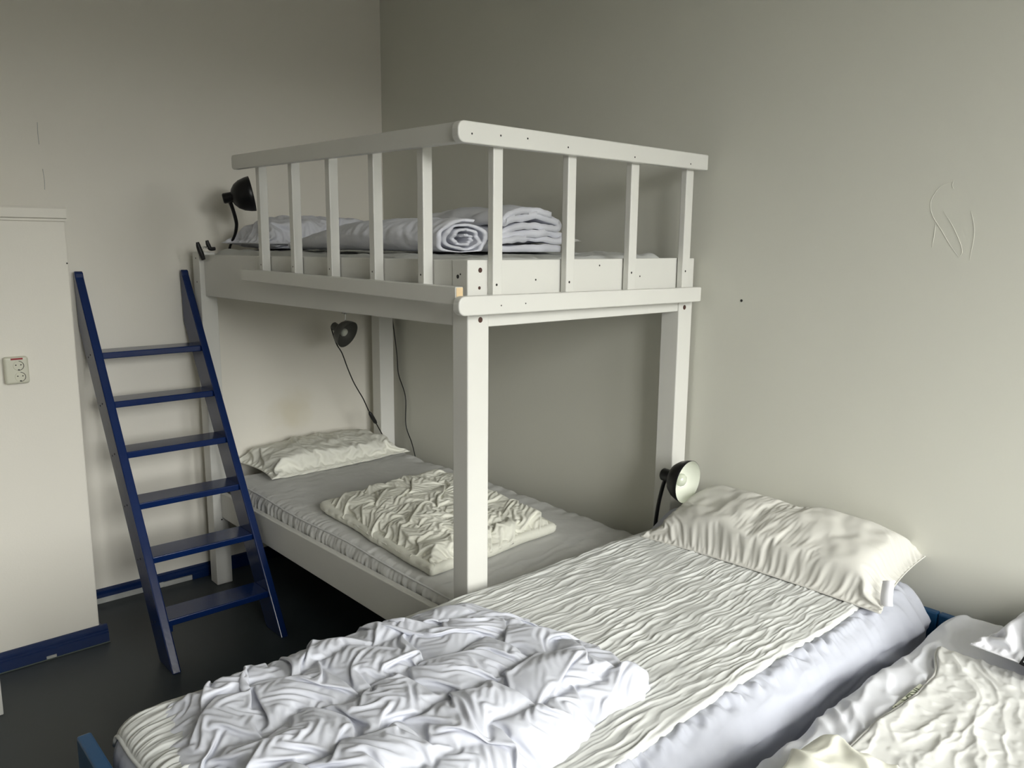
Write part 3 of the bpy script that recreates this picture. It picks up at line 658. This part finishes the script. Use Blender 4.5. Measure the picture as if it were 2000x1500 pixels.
# rolled duvet: a thick sheet wound into a flattened spiral, axis along y
def rolled(name, label, xc, z0, wx_, hz, y0, y1, turns, seed, taper, material='duvetgrey'):
    nt_, ny_ = 260, 110
    th = np.linspace(0, 1, nt_); ang = th * turns * 2 * math.pi + 0.7
    rad = 0.10 + 0.90 * th ** 0.85
    thick = 0.5 / turns
    V = []
    yy = np.linspace(0, 1, ny_)
    T, Yg = np.meshgrid(th, yy, indexing='ij'); A = T * turns * 2 * math.pi + 0.7; R0 = 0.12 + 0.88 * T ** 0.9
    def ring(off):
        r = np.clip(R0 + off, 0.02, None) + 0.07 * pn(A * 0.9, Yg * 4, seed) * T + 0.035 * pn(A * 2.3, Yg * 9, seed + 1) * (0.4 + 0.6 * T)
        X = wx_ * r * np.cos(A); Z = hz * r * np.sin(A)
        X = np.sign(X) * np.abs(X); Yv = y0 + (y1 - y0) * Yg + 0.020 * pn(A * 1.3, A * 0 + 3.3, seed + 5) * sstep(0.7, 1, Yg) + 0.02 * pn(A * 1.1, A * 0 + 8.1, seed + 6) * sstep(0.3, 0, Yg)
        k = taper(Yg)
        w = 0.004 * pn(Yg * (y1 - y0) * 34 + 1.5 * pn(A * 0.6, Yg * 5, seed + 8), A * 0.8, seed + 7) + 0.003 * pn(Yg * (y1 - y0) * 70, A * 1.2, seed + 9)
        Z = Z + w * T; X = X + w * T * np.cos(A)
        Zf = (Z + hz) * k; Zf = np.where(Zf < 0.02, 0.02 + (Zf - 0.02) * 0.35, Zf)
        return np.stack([xc + X * (0.72 + 0.28 * k) + 0.02 * np.sin(Yg * 5), Yv, z0 + Zf], -1)
    O = ring(thick * 0.42); I = ring(-thick * 0.42)
    n1 = nt_ * ny_; V = np.concatenate([O.reshape(-1, 3), I.reshape(-1, 3)]); io = np.arange(n1).reshape(nt_, ny_); ii_ = io + n1
    q = lambda a, b, c, d_: np.stack([a.ravel(), b.ravel(), c.ravel(), d_.ravel()], 1)
    F = np.concatenate([q(io[:-1, :-1], io[:-1, 1:], io[1:, 1:], io[1:, :-1]), q(ii_[:-1, :-1], ii_[1:, :-1], ii_[1:, 1:], ii_[:-1, 1:]),
                        q(io[:-1, -1], ii_[:-1, -1], ii_[1:, -1], io[1:, -1]), q(io[:-1, 0], io[1:, 0], ii_[1:, 0], ii_[:-1, 0]),
                        q(io[-1, :-1], io[-1, 1:], ii_[-1, 1:], ii_[-1, :-1]), q(io[0, :-1], ii_[0, :-1], ii_[0, 1:], io[0, 1:])])
    o = np_mesh(name, V, F, material); return tag(o, label, 'duvet')
rolled('rolled_duvet', 'white duvet rolled up tight, its spiral end facing the front of the upper bunk', 0.835, 1.648, 0.115, 0.062, 0.70, 1.76, 3.2, 81, lambda Y: 0.45 + 0.55 * sstep(-0.05, 0.55, Y))
# loosely folded duvet: stacked layers
def folded_layers(name, label, x0, x1, y0, y1, z0, layers, seed, material='duvetgrey'):
    nx_, ny_ = 90, 90
    bmV = []; bmF = []; base = 0
    u = np.linspace(0, 1, nx_); v = np.linspace(0, 1, ny_); Ug, Vg = np.meshgrid(u, v, indexing='ij')
    n_l = len(layers)
    # one continuous sheet folded back and forth along x: serpentine profile
    prof_ = []
    zc = z0
    for k, (th_, xa, xb) in enumerate(layers):
        a, b = (xa, xb) if k % 2 == 0 else (xb, xa)
        for t in np.linspace(0, 1, 26): prof_.append((a + (b - a) * t, zc + th_ / 2, th_))
        if k < n_l - 1:
            th2 = layers[k + 1][0]; zn = zc + th_; r = (th_ + th2) / 4; sgn = 1 if b > a else -1
            nx2 = layers[k + 1][2] if (k + 1) % 2 else layers[k + 1][1]
            for t in np.linspace(0, math.pi, 9)[1:-1]:
                xm = b + (nx2 - b) * t / math.pi
                prof_.append((xm + sgn * r * math.sin(t) * 1.4, zc + th_ / 2 + r * (1 - math.cos(t)), (th_ + th2) / 2))
            zc = zn
    pr_ = np.array(prof_); C2 = pr_[:, :2]; T = np.gradient(C2, axis=0); T /= np.linalg.norm(T, axis=1)[:, None]; Nn = np.stack([-T[:, 1], T[:, 0]], 1)
    m_ = len(pr_); yv = np.linspace(0, 1, 80); S_, Yg = np.meshgrid(np.arange(m_) / m_, yv, indexing='ij')
    arch = lambda X: 1 - 0.28 * np.clip(np.abs((X - (x0 + x1) / 2) / ((x1 - x0) / 2)), 0, 1.2) ** 2.2
    def surf(sg):
        off = sg * pr_[:, 2:3] * 0.46
        X = C2[:, 0:1] + Nn[:, 0:1] * off + 0 * Yg; Z = C2[:, 1:2] + Nn[:, 1:2] * off + 0 * Yg
        w = 0.007 * pn(S_ * 26, Yg * 5, seed) + 0.004 * pn(S_ * 60, Yg * 10, seed + 2) + 0.008 * pn(S_ * 5, Yg * 4, seed + 3)
        X = X + 0.5 * w; Z = z0 + (Z - z0) * arch(X) + w * np.clip((Z - z0) / 0.03, 0, 1)
        Yv = y0 + (y1 - y0) * Yg + (0.022 * pn(S_ * 16, S_ * 0 + 1.7, seed + 4)) * sstep(0.6, 1, Yg)
        Z = z0 + (Z - z0) * (0.55 + 0.45 * sstep(0, 0.35, Yg))
        return np.stack([X, Yv, Z], -1)
    O = surf(1); I = surf(-1); n1 = m_ * 80; io = np.arange(n1).reshape(m_, 80); ii_ = io + n1
    q = lambda a, b, c, d_: np.stack([a.ravel(), b.ravel(), c.ravel(), d_.ravel()], 1)
    F = np.concatenate([q(io[:-1, :-1], io[1:, :-1], io[1:, 1:], io[:-1, 1:]), q(ii_[:-1, :-1], ii_[:-1, 1:], ii_[1:, 1:], ii_[1:, :-1]),
                        q(io[:-1, -1], io[1:, -1], ii_[1:, -1], ii_[:-1, -1]), q(io[:-1, 0], ii_[:-1, 0], ii_[1:, 0], io[1:, 0]),
                        q(io[-1, :-1], ii_[-1, :-1], ii_[-1, 1:], io[-1, 1:]), q(io[0, :-1], io[0, 1:], ii_[0, 1:], ii_[0, :-1])])
    o = np_mesh(name, np.concatenate([O.reshape(-1, 3), I.reshape(-1, 3)]), F, material); return tag(o, label, 'duvet')
folded_layers('folded_duvet', 'white duvet folded in loose layers right of the rolled one on the upper bunk', 0.27, 0.62, 0.98, 1.70, 1.662,
              [(0.030, 0.30, 0.62), (0.026, 0.33, 0.60), (0.030, 0.29, 0.61), (0.026, 0.34, 0.57), (0.030, 0.31, 0.58), (0.026, 0.36, 0.55)], 91)

# ================================================================== MIDDLE BED (foreground)
def bed_frame(name, label, y0, y1, ztop, x1=2.135):
    t = thing(name, (1.05, (y0 + y1) / 2, 0), label, 'bed frame')
    box('headboard', 0.0005, 0.028, y0, y1, 0.20, ztop, 'bedblue', t, bev=0.005)
    box('footboard', x1, x1 + 0.03, y0, y1, 0.20, ztop + 0.03, 'bedblue', t, bev=0.005)
    box('side_board', 0.03, x1 - 0.002, y0, y0 + 0.025, 0.28, 0.42, 'bedblue', t, bev=0.004)
    box('side_board', 0.03, x1 - 0.002, y1 - 0.025, y1, 0.28, 0.42, 'bedblue', t, bev=0.004)
    for (x, y) in ((0.03, y0 + 0.027), (0.03, y1 - 0.087), (x1 - 0.062, y0 + 0.027), (x1 - 0.062, y1 - 0.087)): box('leg', x, x + 0.06, y, y + 0.06, 0, 0.38, 'bedblue', t, bev=0.004)
    for i in range(12): box('slat', 0.10 + i * 0.165, 0.10 + i * 0.165 + 0.09, y0 + 0.026, y1 - 0.026, 0.39, 0.412, 'white', t, bev=0.002, seg=1)
    return t
bed_frame('bed_frame', 'blue wooden bed frame under the middle bed with the white duvet', 2.103, 3.0745, 0.60)

ZT = 0.655   # top of the middle mattress
P, N, F = slab(2.085, 0.925, 0.245, 0.075, 480, 250, 26)
P += (1.075, 2.580, 0.0); x, y, z = P.T; side = 1 - np.abs(N[:, 2]); up = np.clip(N[:, 2], 0, 1)
d = 0.006 * fbm(x * 3, y * 3, 101)
rgt = sstep(2.93, 3.0, y)
d += rgt * (0.010 * folds(x, z, 0.06, 1.6, 16, 102, 0.03) + 0.004 * folds(x, z, -0.1, 4, 34, 103, 0.02)) * side
# gathered hem beside the pad
hem = np.exp(-((y - 2.985) / 0.022) ** 2) * up
d += hem * (0.016 * (0.4 + pn(x * 26 + 2 * pn(x * 6, y * 6, 104), y * 22, 105)) + 0.008 * pn(x * 60, y * 30, 106))
d += sstep(2.90, 2.96, y) * up * 0.004 * pn(x * 34, y * 10, 107)
# head end: loose sheet puffed up at both corners
d += 0.050 * np.exp(-((x - 0.10) / 0.12) ** 2 - ((y - 2.17) / 0.08) ** 2) * (0.3 + up)
d += sstep(0.40, 0.10, x) * sstep(2.85, 2.99, y) * (0.015 + 0.014 * folds(x, y + z, 0.9, 4, 13, 108, 0.05)) + 0.012 * sstep(0.30, 0.08, x) * side * pn(y * 14, z * 10, 109)
# foot end
d += sstep(1.98, 2.08, x) * 0.008 * fbm(y * 7, z * 7, 110)
d = np.where(N[:, 2] < -0.4, 0, d)
P = P + N * d[:, None]
sag = 0.018 * np.sin(np.clip((P[:, 0] - 0.2) / 1.9, 0, 1) * math.pi) * 0
P[:, 2] = 0.4125 + P[:, 2]; P[:, 0] = np.clip(P[:, 0], 0.031, 2.132)
P[:, 1] = np.maximum(P[:, 1], 2.1045)
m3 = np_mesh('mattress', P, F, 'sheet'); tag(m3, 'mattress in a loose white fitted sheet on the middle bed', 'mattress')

# cream crinkled mattress pad, lying on the sheet and dropping a little over the foot end
def crinkle_pad(name, label, x0, x1, y0, y1, zfun, nx_, ny_, amp, material, edge_fun=None, th=0.010):
    u = np.linspace(0, 1, nx_ + 1); v = np.linspace(0, 1, ny_ + 1); Ug, Vg = np.meshgrid(u, v, indexing='ij')
    X = x0 + (x1 - x0) * Ug; Y = y0 + (y1 - y0) * Vg
    if edge_fun: X, Y = edge_fun(X, Y, Ug, Vg)
    Zt = zfun(X, Y) + th + amp(X, Y); ed = np.minimum(np.minimum(Ug * (x1 - x0), (1 - Ug) * (x1 - x0)), np.minimum(Vg * (y1 - y0), (1 - Vg) * (y1 - y0)))
    k = np.sqrt(np.clip(1 - (1 - np.clip(ed / 0.010, 0, 1)) ** 2, 0, 1)); Zb = zfun(X, Y) - 0.002
    Zt = Zb + (Zt - Zb) * (0.25 + 0.75 * k)
    n1 = Ug.size; it = np.arange(n1).reshape(Ug.shape); ib = it + n1
    q = lambda a, b, c, d_: np.stack([a.ravel(), b.ravel(), c.ravel(), d_.ravel()], 1)
    F = np.concatenate([q(it[:-1, :-1], it[1:, :-1], it[1:, 1:], it[:-1, 1:]), q(ib[:-1, :-1], ib[:-1, 1:], ib[1:, 1:], ib[1:, :-1]),
                        q(it[:-1, 0], ib[:-1, 0], ib[1:, 0], it[1:, 0]), q(it[:-1, -1], it[1:, -1], ib[1:, -1], ib[:-1, -1]),
                        q(it[0, :-1], it[0, 1:], ib[0, 1:], ib[0, :-1]), q(it[-1, :-1], ib[-1, :-1], ib[-1, 1:], it[-1, 1:])])
    V = np.concatenate([np.stack([X, Y, Zt], -1).reshape(-1, 3), np.stack([X, Y, Zb], -1).reshape(-1, 3)])
    o = np_mesh(name, V, F, material); tag(o, label, 'mattress pad')
    return o, X, Y, Zt
def z3(X, Y):
    zz = 0.4125 + 0.245 + 0.006 * fbm(X * 3, Y * 3, 101) + 0.0015
    ex = np.clip((X - (2.1175 - 0.075)) / 0.075, 0, 0.999); ey = np.clip(((2.1175 + 0.075) - Y) / 0.075, 0, 0.999); e2 = np.clip((Y - (3.0425 - 0.075)) / 0.075, 0, 0.99)
    e = np.sqrt(np.clip(ex ** 2 + ey ** 2 + e2 ** 2, 0, 0.98)); return zz - 0.075 * (1 - np.sqrt(1 - e ** 2)) + 0.003
def amp3(X, Y):
    wY = Y + 0.020 * fbm(X * 6, Y * 8, 121, 3); wX = X + 0.03 * pn(X * 4, Y * 4, 122)
    a = 0.0042 * ridge(wX * 4.0, wY * 34, 123, 2.2) + 0.0034 * ridge(wX * 6.0, wY * 58, 124, 2.0) + 0.0016 * pn(wX * 12, wY * 90, 125)
    foot = sstep(1.92, 2.02, X)
    return a * (0.7 + 0.9 * fbm(X * 4, Y * 4, 126)) + 0.003 * fbm(X * 8, Y * 8, 127) + foot * 0.004 * pn(X * 6, Y * 44, 128)
def edge3(X, Y, Ug, Vg):
    Y = Y + 0.012 * np.clip(Vg - 0.5, 0, 1) * pn(X * 3, X * 0 + 5, 129) + 0.03 * sstep(0.2, 1, Ug) * sstep(0.6, 1, Vg)
    X = X + 0.010 * pn(Y * 5, Y * 0 + 2, 130) * sstep(0.7, 1, Ug); return X, Y
pad3, pX, pY, pZ = crinkle_pad('mattress_pad', 'cream crinkled mattress pad covering the middle bed under the white duvet', 0.16, 2.098, 2.128, 2.962, z3, 520, 420, amp3, 'pad', edge3)
rim = np.stack([pX[-1, 8:], pY[-1, 8:], pZ[-1, 8:] + 0.003], -1)[::4]
tube('bound_edge', rim, 0.005, 'pad', pad3, n=1, seg=8)

# cream pillow with a gusset seam and a white tag
def post3(V):
    k = sstep(2.2, 2.5, V[:, 1]); V[:, 2] += 0.012 * np.sin((V[:, 1] - 2.2) * 4) ; return V
pil3, V3 = pillow('pillow', 'long plump cream pillow with a white tag against the wall on the middle bed', (0.155, 2.603, 0.715), 0.415, 0.195, 0.165, 'pillow', rz=math.pi / 2 + 0.05, seed=41, flat=0.32, nu=184, nv=96, pinch=0.05, rx=0.20, slack=1.035, bend=0.30, sk=0.475)
# front gusset seam and tag
pil3_y = np.linspace(2.26, 2.93, 40)
tg = bmesh.new()
uu = np.linspace(0, 1, 8)
TV = []; TF = []
for i, t in enumerate(uu):
    for j in (0, 1):
        px = 0.262 + 0.020 * t + 0.012 * math.sin(t * 2.4); py = 3.000 + j * 0.034 + 0.012 * t; pz = 0.748 - 0.066 * t + j * 0.012
        TV.append((px, py, pz))
for i in range(7): TF.append((2 * i, 2 * i + 1, 2 * i + 3, 2 * i + 2))
TV = np.array(TV); n0 = len(TV); TV2 = TV + np.array((-0.0012, 0, -0.0008))
TF = TF + [tuple(n0 + k for k in f[::-1]) for f in TF] + [(2 * i, 2 * i + 2, n0 + 2 * i + 2, n0 + 2 * i) for i in range(7)] + [(2 * i + 1, n0 + 2 * i + 1, n0 + 2 * i + 3, 2 * i + 3) for i in range(7)]
o = np_mesh('care_tag', np.concatenate([TV, TV2]), TF, 'tag', pil3); o['label'] = 'white fabric care tag'

# big white duvet
ft = quad_foot((1.125, 2.160), (2.055, 2.112), (2.085, 2.925), (1.025, 2.895), c=0.42, wav=0.018, seed=215)
p, s_, t_ = quilt(ft, 1.06, 0.74, 248, 184, 0.086, (0.30, 0.20), 5, side_k=0.95, bulge=1.0, slack=1.045, seam_h=0.58, bend=0.30, wob=0.07,
                  hmap=lambda s, t: (0.74 + 0.34 * sstep(0.25, 0.9, t)) * (1 - 0.22 * sstep(0.3, 0.0, s) * sstep(0.6, 0.2, t)))
p = up2(soft_rim(soften(p, 2, 0.55), 14, 16))
zb_ = z3(np.clip(p[..., 0], 0, 2.11), np.clip(p[..., 1], 2.12, 3.03)) + 0.004
p[..., 2] += zb_
V, F, _e = sealed(p, lambda q: np.minimum(q[..., 2] - 0.003, zb_))
o = np_mesh('duvet', V, F, 'duvetw'); tag(o, 'large crumpled white quilted duvet on the foot of the middle bed', 'duvet')

# ================================================================== RIGHT BED
bed_frame('bed_frame', 'blue wooden bed frame of the right bed, its headboard showing in the gap', 3.076, 4.03, 0.60)
P, N, F = slab(2.07, 0.90, 0.215, 0.06, 300, 190, 18)
P += (1.07, 3.560, 0.0); x, y, z = P.T; side = 1 - np.abs(N[:, 2]); up = np.clip(N[:, 2], 0, 1)
d = 0.006 * fbm(x * 3, y * 3, 301)
lf_ = sstep(3.32, 3.22, y)
d += lf_ * up * (0.016 * (folds(x, y, 0.55, 4, 11, 302, 0.06, 4, 1.3) - 0.2) * sstep(0.35, 0.6, x) + 0.006 * folds(x, y, 0.2, 5, 26, 303, 0.04))
d += 0.006 * side * pn(x * 9, z * 12, 304)
d += 0.020 * np.exp(-((x - 0.05) / 0.10) ** 2 - ((y - 3.22) / 0.12) ** 2)
P = P + N * np.where(N[:, 2] < -0.4, 0, d)[:, None]; P[:, 2] += 0.4125; P[:, 0] = np.clip(P[:, 0], 0.030, 2.132)
m4 = np_mesh('mattress', P, F, 'sheet4'); tag(m4, 'mattress with a rumpled white sheet on the bed at the right edge', 'mattress')
Z4 = 0.4125 + 0.215
def z4(X, Y): return Z4 + 0.006 * fbm(X * 3, Y * 3, 301) + 0.004 + 0.010 * sstep(3.32, 3.22, Y) * sstep(0.35, 0.6, X)
def amp4(X, Y):
    wx_ = X + 0.05 * fbm(X * 4, Y * 4, 321); wy_ = Y + 0.05 * fbm(X * 4, Y * 4, 322)
    c, s_ = math.cos(0.22), math.sin(0.22); u = wx_ * c + wy_ * s_; v = -wx_ * s_ + wy_ * c
    return 0.0065 * ridge(u * 2.5, v * 11, 323, 2.4) + 0.0035 * ridge(u * 5, v * 22, 324, 2.2) + 0.0045 * np.clip(pn(X * 38, Y * 38, 325) - 0.1, 0, 1) + 0.004 * fbm(X * 7, Y * 7, 326)
def edge4(X, Y, Ug, Vg):
    Y = Y + 0.05 * sstep(0.0, 0.10, Ug) * (1 - Vg) - 0.012 + 0.010 * (1 - Vg) * pn(X * 4, X * 0 + 4, 327); X = X - 0.02 * Vg; return X, Y
pad4, qX, qY, qZ = crinkle_pad('mattress_pad', 'cream dimpled mattress pad with a woven label strip on the right bed', 0.325, 2.05, 3.205, 3.97, z4, 360, 260, amp4, 'pad4', edge4, th=0.012)
tube('bound_edge', np.stack([qX[:, 0], qY[:, 0], qZ[:, 0] + 0.003], -1)[::4], 0.0045, 'pad4', pad4, n=1, seg=8)

def text_mesh(name, body, size, mtx, material, parent):
    cu = bpy.data.curves.new('t', 'FONT'); cu.body = body; cu.size = size; cu.extrude = 0.0002; cu.offset = 0.0004
    to = bpy.data.objects.new('t', cu); COL.objects.link(to)
    bpy.context.view_layer.update()
    me = bpy.data.meshes.new_from_object(to.evaluated_get(bpy.context.evaluated_depsgraph_get()))
    bpy.data.objects.remove(to); bpy.data.curves.remove(cu)
    me.name = name; me.transform(mtx)
    return link(name, me, material, parent)

# woven strip with the maker's word, sewn to the pad's edge
xs_ = np.linspace(0.560, 0.715, 14); kx = np.interp(xs_, qX[:, 14], qY[:, 14])
def padz(xq, yq):
    i = np.argmin((qX - xq) ** 2 + (qY - yq) ** 2); return float(qZ.ravel()[i])
zt4 = max(padz(a, 3.245) for a in xs_) + 0.002
st = box('label_strip', 0.560, 0.715, 3.232, 3.258, zt4 - 0.004, zt4, 'strip', pad4, bev=0.001); st['label'] = 'woven label strip with dark letters'
text_mesh('lettering', 'IKEA', 0.0300, Matrix.Translation((0.585, 3.2345, zt4 + 0.0003)) @ Matrix.Diagonal((1.35, 0.95, 1, 1)), 'ink', st)
box('strip_stitch', 0.704, 0.708, 3.235, 3.255, zt4, zt4 + 0.0005, 'ink', st, bev=0)

pil4, V4 = pillow('pillow', 'shiny white pillow with a black label on the right bed', (0.205, 3.655, 0.695), 0.36, 0.20, 0.17, 'pilloww', rz=math.pi / 2 - 0.12, seed=61, flat=0.25, nu=120, nv=72, pinch=0.03)
e1 = Vector((0.28, 0.95, -0.05)).normalized(); e2 = Vector((-0.62, 0.10, 0.72)); e2 = (e2 - e1 * e2.dot(e1)).normalized(); e3 = e1.cross(e2)
ML = Matrix((e1, e2, e3)).transposed().to_4x4(); ML.translation = (0.376, 3.388, 0.694)
bmx = bbox_bm(0, 0.06, 0, 0.030, -0.001, 0.001, 0.0004, 1); bmesh.ops.transform(bmx, matrix=ML, verts=bmx.verts[:])
lb = from_bm('brand_label', bmx, 'rubber', pil4); lb['label'] = 'black woven label'
text_mesh('lettering', 'Le', 0.020, ML @ Matrix.Translation((0.005, 0.009, 0.0013)), 'tag', lb)

# cream duvet piled at the near end of the right bed
P, N, F = slab(0.85, 0.66, 0.07, 0.035, 170, 140, 14)
x, y, z = P.T; flat = sstep(0.2, 0.9, N[:, 2])
d = flat * (0.014 * (folds(x, y, 0.9, 4, 11, 401, 0.06) - 0.3) + 0.008 * folds(x, y, 0.1, 5, 16, 402, 0.05)) + 0.010 * fbm(x * 5, y * 5, 403)
P = P + N * np.where(N[:, 2] < -0.3, 0, d)[:, None]; P += (1.455, 3.545, Z4 + 0.022)
P[:, 0] += 0.02 * fbm(P[:, 1] * 5, P[:, 0] * 2, 404)
o = np_mesh('duvet', P, F, 'duvetc'); tag(o, 'cream folded duvet at the bottom right corner on the right bed', 'duvet')
